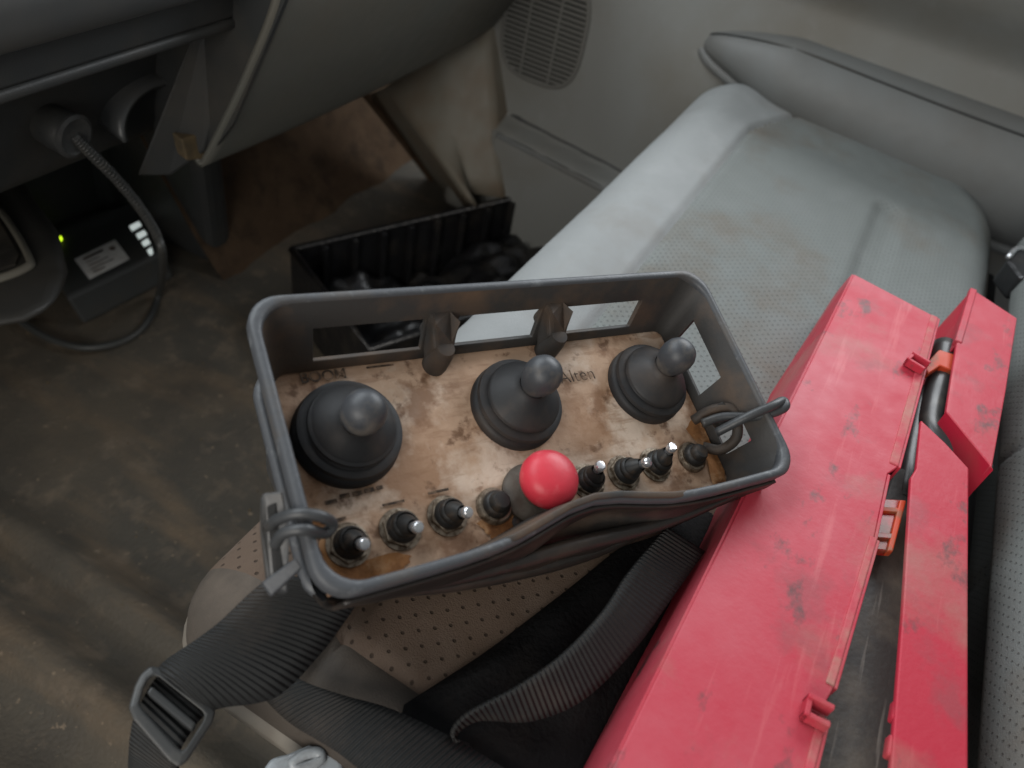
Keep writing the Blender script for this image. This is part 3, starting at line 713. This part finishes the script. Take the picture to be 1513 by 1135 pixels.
# lettering
def text(body, u, v, size, parent, bold=0.0, spacing=1.0):
    c = bpy.data.curves.new('lettering', 'FONT'); c.body = body; c.size = size; c.extrude = .0001; c.offset = bold; c.align_x = 'CENTER'; c.align_y = 'CENTER'; c.space_character = spacing
    t = bpy.data.objects.new('tmp_text', c); COL.objects.link(t)
    me = bpy.data.meshes.new_from_object(t); bpy.data.objects.remove(t); bpy.data.curves.remove(c)
    me.materials.append(MT['ink']); o = bpy.data.objects.new('lettering', me); link(o, parent)
    o.location = bp(u, v, PW + .0006); return o
text('BOOM', .041, .0255, .0085, plate, .0001)
text('Alten', .2005, .0465, .0125, plate, -.00012, 1.02)
for (u0, u1, v, h) in ((.066, .082, .0235, .0009), (.024, .030, .094, .0018), (.032, .037, .0925, .0022), (.0385, .0435, .0925, .0022), (.045, .050, .0922, .0022), (.0515, .055, .092, .0020), (.020, .032, .1035, .0012), (.052, .064, .1015, .0012), (.078, .090, .1005, .0013)):
    prism('printed_mark', [bp(u0, v - h / 2, PW + .0007), bp(u1, v - h / 2, PW + .0007), bp(u1, v + h / 2, PW + .0007), bp(u0, v + h / 2, PW + .0007)], (0, 0, -.0004), MT['ink'], plate, 0)

# joysticks
def joystick(u, v, sc, tilt, label):
    fr0 = frame(u, v)
    j = lathe('joystick', [(.0280 * sc, -.002), (.0286 * sc, .0006), (.0286 * sc, .0036), (.0268 * sc, .0056), (.0254 * sc, .0060), (.0262 * sc, .0074), (.0278 * sc, .0090), (.0272 * sc, .0112), (.0250 * sc, .0124),
                           (.0226 * sc, .0126), (.0222 * sc, .0134), (.0232 * sc, .0146), (.0228 * sc, .0160), (.0212 * sc, .0170)], MT['rubber'], box, 56, fr0)
    j['label'] = label
    fr1 = frame(u, v, tilt)
    lathe('boot_cone', [(.0224 * sc, .0160), (.0212 * sc, .0172), (.0180 * sc, .0196), (.0145 * sc, .0222), (.0115 * sc, .0246), (.0094 * sc, .0268), (.0086, .0285)], MT['rubber'], j, 48, fr1)
    lathe('knob', [(.0076, .0265), (.0080, .0285), (.0096, .0320), (.0107, .0360), (.0110, .0400), (.0104, .0440), (.0086, .0476), (.0060, .0498), (.0030, .0510), (0, .0513)], MT['knob'], j, 36, fr1)
joystick(.0435, .0615, 1.0, (-.06, .10), 'wide joystick with black ringed rubber boot')
joystick(.1475, .0605, .97, (-.02, -.02), 'black joystick between the two support posts')
joystick(.2490, .0610, .95, (-.02, -.04), 'black joystick beside the open end window')

# toggle switches and push buttons
def hexa(name, r, h, m, parent, fr0, ang=0.0):
    bm = bmesh.new(); a = [bm.verts.new(fr0 @ Vector((r * math.cos(ang + k * math.pi / 3), r * math.sin(ang + k * math.pi / 3), 0))) for k in range(6)]
    b = [bm.verts.new(fr0 @ Vector((r * math.cos(ang + k * math.pi / 3), r * math.sin(ang + k * math.pi / 3), h))) for k in range(6)]
    bm.faces.new(b)
    for k in range(6): bm.faces.new((a[k], a[(k + 1) % 6], b[(k + 1) % 6], b[k]))
    return bevel(bm_obj(name, bm, m, parent), .0006, 2, 20)
def toggle(u, v, tilt, ang, sc=1.0):
    f0 = frame(u, v); f1 = frame(u, v, tilt, PW + .006)
    t = lathe('toggle_switch', [(.0084 * sc, .0030), (.0080 * sc, .0052), (.0066 * sc, .0066), (.0072 * sc, .0078), (.0068 * sc, .0094), (.0056 * sc, .0104)], MT['boot'], box, 28, f0)
    lathe('washer', [(.0112 * sc, 0), (.0112 * sc, .0010), (.0088 * sc, .0014)], MT['nut'], t, 28, f0)
    hexa('nut', .0103 * sc, .0034, MT['nut'], t, f0, ang)
    lathe('boot_sleeve', [(.0062 * sc, .0010), (.0058 * sc, .0036), (.0050 * sc, .0060), (.0042 * sc, .0080), (.0036 * sc, .0094)], MT['boot'], t, 22, f1)
    lathe('lever', [(.0024, .008), (.0026, .0108), (.0032, .0122), (.0032, .0140), (.0025, .0150), (0, .0153)], MT['steel'], t, 18, f1)
    return t
def button(u, v, sc=1.0):
    f0 = frame(u, v)
    t = lathe('push_button', [(.0078 * sc, .002), (.0078 * sc, .0055), (.0066 * sc, .0075), (.0060 * sc, .0078), (.0056 * sc, .0105), (.0044 * sc, .0120), (0, .0124)], MT['boot'], box, 28, f0)
    lathe('nut', [(.0104 * sc, 0), (.0104 * sc, .0022), (.0092 * sc, .0036), (.0076 * sc, .0036)], MT['nut'], t, 28, f0)
    return t
for (u, v, tl, a) in ((.0295, .1170, (.10, .45), .2), (.0575, .1155, (.12, .42), .5), (.0845, .1145, (.22, .40), .1), (.1775, .1140, (-.12, -.20), .3), (.2050, .1140, (.42, .10), .6), (.2310, .1135, (.12, -.28), .2)):
    toggle(u, v, tl, a)
button(.1125, .1155); button(.2615, .1145, .98)
# emergency stop
f0 = frame(.1395, .1135, (.0, -.05))
es = lathe('emergency_button', [(.0075, .004), (.0078, .010), (.0120, .0115), (.0152, .0145), (.0166, .0185), (.0164, .0225), (.0146, .0265), (.0112, .0292), (.0060, .0306), (0, .0310)], MT['estop'], box, 48, f0)
es['label'] = 'round red emergency stop button'
lathe('collar', [(.0172, 0), (.0175, .0028), (.0160, .0048), (.0120, .0056), (.008, .0056), (.008, .009)], MT['collar'], es, 48, frame(.1370, .1135))
# blanked hole and a drip of rust
lathe('blanking_plug', [(.0046, 0), (.0046, .0008), (.0034, .0014), (0, .0012)], MT['boot'], box, 24, frame(.1245, .1275))
lathe('screw', [(.0022, 0), (.0020, .0008), (0, .0010)], MT['plate_rust'], box, 16, frame(.107, .131)); lathe('screw', [(.0022, 0), (.0020, .0008), (0, .0010)], MT['plate_rust'], box, 16, frame(.121, .1195))
# support posts between the windows
for u in (.1065, .1845):
    vsq = [bp(u - .0075, .0050, -.010), bp(u + .0075, .0050, -.010), bp(u + .0070, .0300, -.026), bp(u - .0070, .0300, -.026)]
    o = prism('support_post', [bp(u - .008, .006, -.010), bp(u + .008, .006, -.010), bp(u + .0075, .016, -.011), bp(u + .0068, .0265, -.021), bp(u - .0068, .0265, -.021), bp(u - .0075, .016, -.011)], (0, 0, -.0285 + .009), MT['inner'], box, .003, 3)
    o = lathe('post_foot', [(.0072, -.001), (.0074, .003), (.0066, .014), (.0052, .020), (0, .021)], MT['inner'], box, 22, frame(u, .0265))

# crumpled leather apron under the front rim
def apron(u, v):
    U = .010 + .276 * u
    bell = math.exp(-((U - .165) / .075) ** 2)
    w = -.006 - .085 * v * (0.55 + .45 * bell)
    vv_ = .1475 - .0125 * math.exp(-((U - .148) / .042) ** 2) * (1 - v)
    vv_ += bell * (.010 * math.sin(v * 3.1) ** 2 + .005 * math.sin(v * 15 + U * 55)) * min(1, v * 5) - .016 * v ** 2.2
    vv_ += .0022 * noise.noise(Vector((U * 30, v * 4, 1))) * min(1, v * 6)
    return bp(U, vv_, w)
o = grid('leather_apron', 70, 40, apron, MT['skirt'], box); solidify(o, .002)
for pts in ([(.02, .146, -.022), (.08, .149, -.026), (.14, .150, -.022), (.20, .152, -.020), (.26, .149, -.014)], [(.03, .142, -.045), (.09, .149, -.048), (.16, .153, -.044), (.22, .150, -.032)]):
    tube('apron_fold', [bp(*p) for p in pts], lambda t: .0012 + .0034 * math.sin(math.pi * t), MT['skirt'], box, n=10)

# strap hooks: left and right
tube('hook_ring', [bp(-.010, .106, -.016), bp(-.0085, .107, -.004), bp(-.002, .109, .0048), bp(.007, .1125, .0052), bp(.0125, .1150, -.001), bp(.0085, .1180, -.002), bp(-.001, .1165, .0052), bp(-.0085, .1145, .000), bp(-.011, .116, -.010)], .0026, MT['box'], box, n=8)
prism('hook_plate', [bp(-.0030, .094, -.006), bp(-.0110, .092, -.010), bp(-.0135, .106, -.016), bp(-.0135, .130, -.030), bp(-.006, .134, -.028), bp(-.0030, .112, -.012)], (0, 0, -.005), MT['box'], box, .0012)
prism('hook_slot', [bp(-.0065, .098, -.0085), bp(-.0100, .098, -.0105), bp(-.0110, .128, -.0255), bp(-.007, .129, -.0245)], (0, 0, -.003), MT['seatbase'], box, .0006)
prism('hook_bar', [bp(-.0165, .127, -.025), bp(-.002, .122, -.016), bp(.000, .127, -.017), bp(-.0135, .134, -.026)], (0, 0, -.004), MT['rim'], box, .001)
tube('hook_ring', [bp(.268, .098, -.024), bp(.280, .099, -.016), bp(.296, .107, -.004), bp(.309, .108, .0058), bp(.312, .103, .0055), bp(.300, .105, .0060), bp(.285, .106, -.003), bp(.272, .107, -.020)], .0029, MT['box'], box, n=8)
tube('hook_loop', [bp(.272, .092, -.034), bp(.280, .091, -.022), bp(.290, .096, -.016), bp(.288, .112, -.020), bp(.280, .116, -.030), bp(.272, .110, -.036)], .0034, MT['inner'], box, n=6)
prism('hook_plate', [bp(.276, .090, -.022), bp(.284, .089, -.014), bp(.290, .100, -.015), bp(.282, .103, -.023)], (0, 0, -.006), MT['boot'], box, .001)

# ================================================================== SHOULDER STRAP
st = thing('shoulder_strap', 'black ribbed webbing carrying strap with slider buckle hanging off the seat', 'strap', PZ(420, 1000, .44))
def stc(o): o.matrix_parent_inverse = Matrix.Translation(-st.location); return o
def pr(a, b, za, zb): return (PZ(*a, za), PZ(*b, zb))
stc(ribbon('webbing', [pr((398, 852), (530, 885), .515, .500), pr((362, 884), (512, 912), .505, .488), pr((318, 925), (470, 968), .492, .472), pr((275, 955), (408, 1028), .480, .462), pr((246, 976), (330, 1044), .473, .460), pr((232, 992), (305, 1052), .468, .456)], MT['web'], st, sag=-.006))
stc(ribbon('webbing', [pr((244, 985), (318, 1045), .462, .450), pr((224, 1010), (292, 1068), .463, .452), pr((205, 1045), (268, 1106), .462, .452), pr((196, 1075), (262, 1132), .450, .442), pr((192, 1115), (270, 1165), .43, .425), pr((190, 1180), (280, 1230), .37, .37), pr((190, 1260), (290, 1300), .30, .30)], MT['web'], st))
stc(ribbon('webbing', [pr((400, 960), (350, 1000), .452, .440), pr((440, 1002), (385, 1025), .450, .436), pr((505, 1028), (430, 1068), .452, .440), pr((575, 1048), (500, 1112), .455, .446), pr((655, 1085), (565, 1165), .456, .450), pr((740, 1134), (640, 1230), .456, .452), pr((830, 1195), (730, 1300), .456, .452)], MT['web'], st, sag=-.003))
stc(ribbon('webbing', [pr((690, 1100), (720, 1140), .452, .446), pr((668, 1084), (672, 1096), .462, .454), pr((692, 1054), (704, 1064), .472, .462), pr((765, 1014), (785, 1064), .482, .464), pr((832, 966), (862, 1032), .490, .468), pr((890, 905), (935, 960), .498, .476), pr((930, 845), (990, 885), .502, .480), pr((985, 780), (1040, 815), .500, .48)], MT['web'], st))
# slider buckle
def bz(px, py): return .4735 - .000165 * (px - 193) * .6 - .00004 * (py - 985)
def bq(px, py, dz=0): return PZ(px, py, bz(px, py) + dz)
outer = [(222, 984), (238, 987), (308, 1038), (319, 1050), (315, 1066), (276, 1126), (264, 1134), (250, 1124), (198, 1064), (190, 1046), (199, 1014), (208, 996)]
inner = [(228, 998), (236, 1001), (297, 1049), (303, 1056), (300, 1066), (276, 1104), (270, 1110), (262, 1105), (212, 1050), (206, 1041), (212, 1018), (219, 1004)]
bm = bmesh.new(); n = len(outer)
TO = [bm.verts.new(bq(*p, .001)) for p in outer]; TI = [bm.verts.new(bq(*p, .002)) for p in inner]
BO_ = [bm.verts.new(bq(*p, -.004)) for p in outer]; BI = [bm.verts.new(bq(*p, -.004)) for p in inner]
for k in range(n):
    j = (k + 1) % n
    for q in ((TO[k], TO[j], TI[j], TI[k]), (BO_[k], BI[k], BI[j], BO_[j]), (TO[k], BO_[k], BO_[j], TO[j]), (TI[k], TI[j], BI[j], BI[k])): bm.faces.new(q)
bk = stc(bm_obj('slider_buckle', bm, MT['buckle'], st)); bevel(bk, .0014, 3, 25)
stc(prism('buckle_bar', [bq(224, 1012, -.0006), bq(290, 1068, -.0006), bq(284, 1080, -.0006), bq(216, 1024, -.0006)], (0, 0, -.004), MT['buckle'], st, .0012))

# ================================================================== LOW BLACK FORM UNDER THE BOX
pc = [PZ(596, 1046, .432), PZ(720, 960, .436), PZ(832, 876, .436), PZ(985, 760, .436), PZ(1060, 770, .436), PZ(960, 960, .436), PZ(880, 1120, .436), PZ(800, 1250, .436), PZ(560, 1250, .434)]
cen = sum(pc, Vector()) / len(pc)
loop = catmull(pc + [pc[0]], 8)[:-1]
vs_ = []; fs = []; nr = 14
for r in range(nr + 1):
    t = r / nr
    for p in loop:
        q = cen.lerp(p, 1 - t * .98); z = seat_z(min(max(q.x, SX0 + .05), SX1), q.y) + .001 + .016 * math.sqrt(min(1, t * 2.2)) + .006 * noise.noise(Vector((q.x * 30, q.y * 30, 6))) * min(1, t * 3)
        vs_.append((q.x, q.y, z))
nL = len(loop)
for r in range(nr):
    for k in range(nL): fs.append((r * nL + k, r * nL + (k + 1) % nL, (r + 1) * nL + (k + 1) % nL, (r + 1) * nL + k))
fs.append(tuple(nr * nL + k for k in range(nL)))
tag(mesh_obj('black_form', vs_, fs, MT['dull_black'], None, True), 'low lumpy black form on the seat between control box and red case', 'pouch')  # lumpy near-black form covering the seat between box and case

# ================================================================== RED WARNING TRIANGLE CASE
case = thing('warning_triangle_case', 'long red plastic warning triangle case, scuffed and gaping open', 'case', (0.4, -0.09, 0.43))
def cac(o): o.matrix_parent_inverse = Matrix.Translation(-case.location); return o
TZ = .498
def lerp2(a, b, t): return (a[0] + (b[0] - a[0]) * t, a[1] + (b[1] - a[1]) * t)
# outer edge (left) and inner edge (right) of the large lid, in pixels on its top plane
Lt = [PZ(1262, 405, TZ), PZ(1150, 632, TZ), PZ(1040, 858, TZ), PZ(905, 1135, TZ), PZ(760, 1430, TZ)]
Rt = [PZ(1386, 470, TZ), PZ(1352, 565, TZ), PZ(1327, 690, TZ), PZ(1312, 700, TZ), PZ(1292, 795, TZ), PZ(1296, 797, TZ), PZ(1262, 905, TZ), PZ(1232, 1016, TZ), PZ(1214, 1050, TZ), PZ(1222, 1062, TZ), PZ(1204, 1135, TZ), PZ(1130, 1430, TZ)]
top = Lt + Rt[::-1]
o = cac(prism('lid_top', top, (0, 0, -.0035), MT['red'], case, .0012))
# outer side wall, flaring slightly at its foot
Lb = [PZ(1216, 468, .432), PZ(1140, 585, .432), PZ(1035, 810, .432), PZ(865, 1135, .432), PZ(720, 1430, .432)]
vs_ = []; fs = []
for a, b in zip(Lt, Lb):
    for k in range(9): vs_.append(a.lerp(b, k / 8) + Vector((0, .0015 * math.sin(math.pi * k / 8), -.0012 if k == 0 else 0)))
for i in range(len(Lt) - 1):
    for k in range(8): fs.append((i * 9 + k, (i + 1) * 9 + k, (i + 1) * 9 + k + 1, i * 9 + k + 1))
o = cac(mesh_obj('outer_wall', vs_, fs, MT['red'], case)); solidify(o, .003, 0)
# far end wall of the lid
e0, e1 = Lt[0], Rt[0]
o = cac(prism('end_wall', [e0 + Vector((-.001, 0, -.001)), e1 + Vector((-.001, 0, -.001)), Vector((e1.x + .004, e1.y, .44)), Vector((Lb[0].x - .002, Lb[0].y, .434))], (-.003, 0, 0), MT['red'], case, .0006))
# scuffed inner flange along the open edge, stepping down
def flange(a, b, name='edge_flange', w=.006, m='red_dust'):
    a, b = Vector(a), Vector(b); d = (b - a).normalized(); n_ = Vector((-d.y, d.x, 0))
    if n_.y < 0: n_ = -n_
    z = Vector((0, 0, .0009))
    return cac(prism(name, [a + z, b + z, b + n_ * w + z, a + n_ * w + z], (0, 0, -.0032), MT[m], case, .0008))
flange(Rt[0], Rt[2], w=.0062); flange(Rt[5], Rt[7], w=.0045); flange(Rt[9], Rt[11], w=.0045)
for a, b in ((Rt[0], Rt[2]), (Rt[3], Rt[4]), (Rt[5], Rt[7]), (Rt[9], Rt[11])):
    cac(prism('inner_wall', [a, b, b + Vector((0, -.002, 0)), a + Vector((0, -.002, 0))], (0, 0.001, -.026), MT['red'], case, .0005))
# hinge lugs on the lid: small open channels
def lug(p, ax_px, length, m='red_in'):
    p0 = PZ(*p, TZ + .001); p1 = PZ(*ax_px, TZ + .001); d = (p1 - p0).normalized(); n_ = Vector((-d.y, d.x, 0))
    L_ = (p1 - p0).length
    cac(prism('hinge_lug', [p0, p1, p1 + n_ * .0028, p0 + n_ * .0028], (0, 0, .0085), MT['red'], case, .0006))
    cac(prism('hinge_lug', [p0 - n_ * .009, p1 - n_ * .009, p1 - n_ * .0062, p0 - n_ * .0062], (0, 0, .0070), MT['red'], case, .0006))
    cac(prism('hinge_lug', [p0 - n_ * .009, p0 + n_ * .0028, p0 + n_ * .0028 + d * .0028, p0 - n_ * .009 + d * .0028], (0, 0, .0075), MT['red'], case, .0006))
lug((1184, 1040), (1222, 1060), .02)
lug((1340, 532), (1366, 548), .02)
# second half: two raised strips separated by a slanted slot
SZ = .498
up_ = [PZ(1437, 427, SZ), PZ(1503, 470, SZ), PZ(1486, 580, SZ), PZ(1466, 691, SZ), PZ(1398, 608, SZ), PZ(1414, 505, SZ)]
cac(prism('tray_end', up_, (0, 0, -.004), MT['red'], case, .0012))
cac(prism('tray_end_wall', [up_[1], up_[2], up_[3], up_[3] + Vector((0, .002, 0)), up_[2] + Vector((0, .002, 0)), up_[1] + Vector((0, .002, 0))], (0, -.004, -.06), MT['red'], case, .0008))
cac(prism('tray_inner_wall', [up_[0], up_[5], PZ(1372, 560, .462), PZ(1384, 486, .462)], (.0, -.002, -.002), MT['red_in'], case, .0006))
cac(prism('tray_lip', [up_[0] + Vector((0, .002, .001)), up_[5] + Vector((0, .002, .001)), up_[5] + Vector((0, -.004, .001)), up_[0] + Vector((0, -.004, .001))], (0, 0, -.006), MT['red'], case, .001))
cac(prism('tray_slot_wall', [up_[4], up_[3], up_[3] + Vector((-.002, -.001, 0)), up_[4] + Vector((-.002, -.001, 0))], (0, 0, -.05), MT['red_in'], case, .0005))
lo_ = [PZ(1361, 620, SZ), PZ(1398, 655, SZ), PZ(1432, 692, SZ), PZ(1431, 860, SZ), PZ(1431, 1135, SZ), PZ(1430, 1420, SZ), PZ(1290, 1420, SZ), PZ(1316, 1135, SZ), PZ(1334, 900, SZ), PZ(1346, 705, SZ), PZ(1354, 692, SZ)]
cac(prism('tray_strip', lo_, (0, 0, -.004), MT['red'], case, .0012))
cac(prism('tray_strip_wall', [p + Vector((0, .0006, -.003)) for p in (lo_[2], lo_[3], lo_[4], lo_[5])] + [p + Vector((0, .003, -.003)) for p in (lo_[5], lo_[4], lo_[3], lo_[2])], (0, -.002, -.06), MT['red'], case, .0006))
cac(prism('tray_strip_wall', [p + Vector((0, -.0006, -.003)) for p in (lo_[9], lo_[8], lo_[7], lo_[6])] + [p + Vector((0, -.003, -.003)) for p in (lo_[6], lo_[7], lo_[8], lo_[9])], (0, -.014, -.03), MT['red'], case, .0006))
for px, py in ((1320, 1046), (1313, 1098)):
    p = PZ(px, py, SZ - .001); cac(prism('hinge_lug', [p + Vector((-.006, 0, 0)), p + Vector((.006, 0, 0)), p + Vector((.005, -.010, 0)), p + Vector((-.005, -.010, 0))], (0, 0, -.006), MT['red'], case, .0014))
# tray bottom
cac(prism('tray_floor', [PZ(1290, 470, .445), PZ(1420, 520, .445), PZ(1385, 1420, .445), PZ(1120, 1420, .445)], (0, 0, -.006), MT['red_in'], case, .001))

# folded warning triangle inside the case
tri = thing('folded_warning_triangle', 'folded warning triangle with black panel and orange reflectors inside the red case', 'warning triangle', PZ(1290, 950, .45))
def trc(o): o.matrix_parent_inverse = Matrix.Translation(-tri.location); return o
trc(prism('black_panel', [PZ(1318, 690, 0.4760), PZ(1350, 690, 0.4760), PZ(1345, 900, 0.4760), PZ(1340, 1135, 0.4760), PZ(1330, 1420, 0.4760), PZ(1100, 1420, 0.4760), PZ(1190, 1135, 0.4760), PZ(1262, 850, 0.4760)], (0, 0, -.028), MT['tray'], tri, .003))
trc(tube('leg_tube', [PZ(1396, 512, 0.4800), PZ(1388, 560, 0.4780), PZ(1376, 610, 0.4760), PZ(1376, 640, 0.4760), PZ(1396, 660, 0.4760), PZ(1428, 682, 0.4740), PZ(1452, 700, 0.4710)], .0098, MT['tube'], tri, 16, 6))
trc(tube('leg_tube', [PZ(1362, 580, 0.4710), PZ(1346, 660, 0.4700), PZ(1334, 740, 0.4700)], .0075, MT['tube'], tri, 14, 4))
trc(prism('reflector', [PZ(1366, 540, 0.4915), PZ(1388, 516, 0.4915), PZ(1412, 524, 0.4915), PZ(1409, 548, 0.4915), PZ(1390, 540, 0.4915), PZ(1372, 552, 0.4915)], (0, 0, -.006), MT['refl'], tri, .001))
trc(prism('reflector', [PZ(1301, 736, 0.4880), PZ(1336, 738, 0.4880), PZ(1316, 815, 0.4880), PZ(1286, 812, 0.4880)], (0, 0, -.006), MT['refl_red'], tri, .0012))
trc(prism('reflector_rail', [PZ(1330, 738, 0.4905), PZ(1340, 739, 0.4905), PZ(1320, 815, 0.4905), PZ(1311, 814, 0.4905)], (0, 0, -.006), MT['refl'], tri, .001))
trc(prism('reflector_bar', [PZ(1300, 748, 0.4902), PZ(1331, 750, 0.4902), PZ(1329, 757, 0.4902), PZ(1298, 755, 0.4902)], (0, 0, -.003), MT['refl'], tri, .0006))
trc(prism('reflector_bar', [PZ(1291, 786, 0.4902), PZ(1321, 788, 0.4902), PZ(1319, 796, 0.4902), PZ(1289, 794, 0.4902)], (0, 0, -.003), MT['refl_red'], tri, .0006))

# ================================================================== SMALL FITTINGS
lt = thing('belt_anchor', 'pale grey metal belt anchor plate with a slot beside the seat trim', 'belt anchor', PZ(455, 1115, .395))
def ltc(o): o.matrix_parent_inverse = Matrix.Translation(-lt.location); return o
zb = .405
ltc(prism('anchor_plate', [PZ(400, 1118, zb), PZ(425, 1112, zb), PZ(458, 1098, zb), PZ(490, 1104, zb), PZ(508, 1124, zb), PZ(512, 1160, zb), PZ(400, 1180, zb), PZ(385, 1140, zb)], (0, 0, -.008), MT['grey'], lt, .003, 3))
ltc(tube('slot_lip', [PZ(432, 1128, zb + .001), PZ(448, 1116, zb + .002), PZ(468, 1112, zb + .002), PZ(474, 1120, zb + .001), PZ(460, 1130, zb), PZ(440, 1134, zb)], .003, MT['grey'], lt, closed=True, n=5))
ltc(prism('slot', [PZ(440, 1129, zb + .0008), PZ(456, 1119, zb + .0008), PZ(470, 1117, zb + .0008), PZ(460, 1127, zb + .0008)], (0, 0, -.0006), MT['seatbase'], lt, 0))
bl = thing('belt_buckle', 'small black seat belt buckle with bright metal edge beside the door armrest', 'belt buckle', PZ(1500, 385, .44))
def blc(o): o.matrix_parent_inverse = Matrix.Translation(-bl.location); return o
blc(prism('buckle_body', [PZ(1488, 384, .452), PZ(1502, 366, .452), PZ(1540, 375, .452), PZ(1540, 418, .452), PZ(1508, 410, .452)], (0, 0, -.03), MT['crate'], bl, .004, 3))
blc(tube('metal_edge', [PZ(1490, 380, .4535), PZ(1502, 368, .4535), PZ(1518, 368, .4535), PZ(1530, 372, .4535)], .003, MT['chrome'], bl))
bpy.context.view_layer.update()
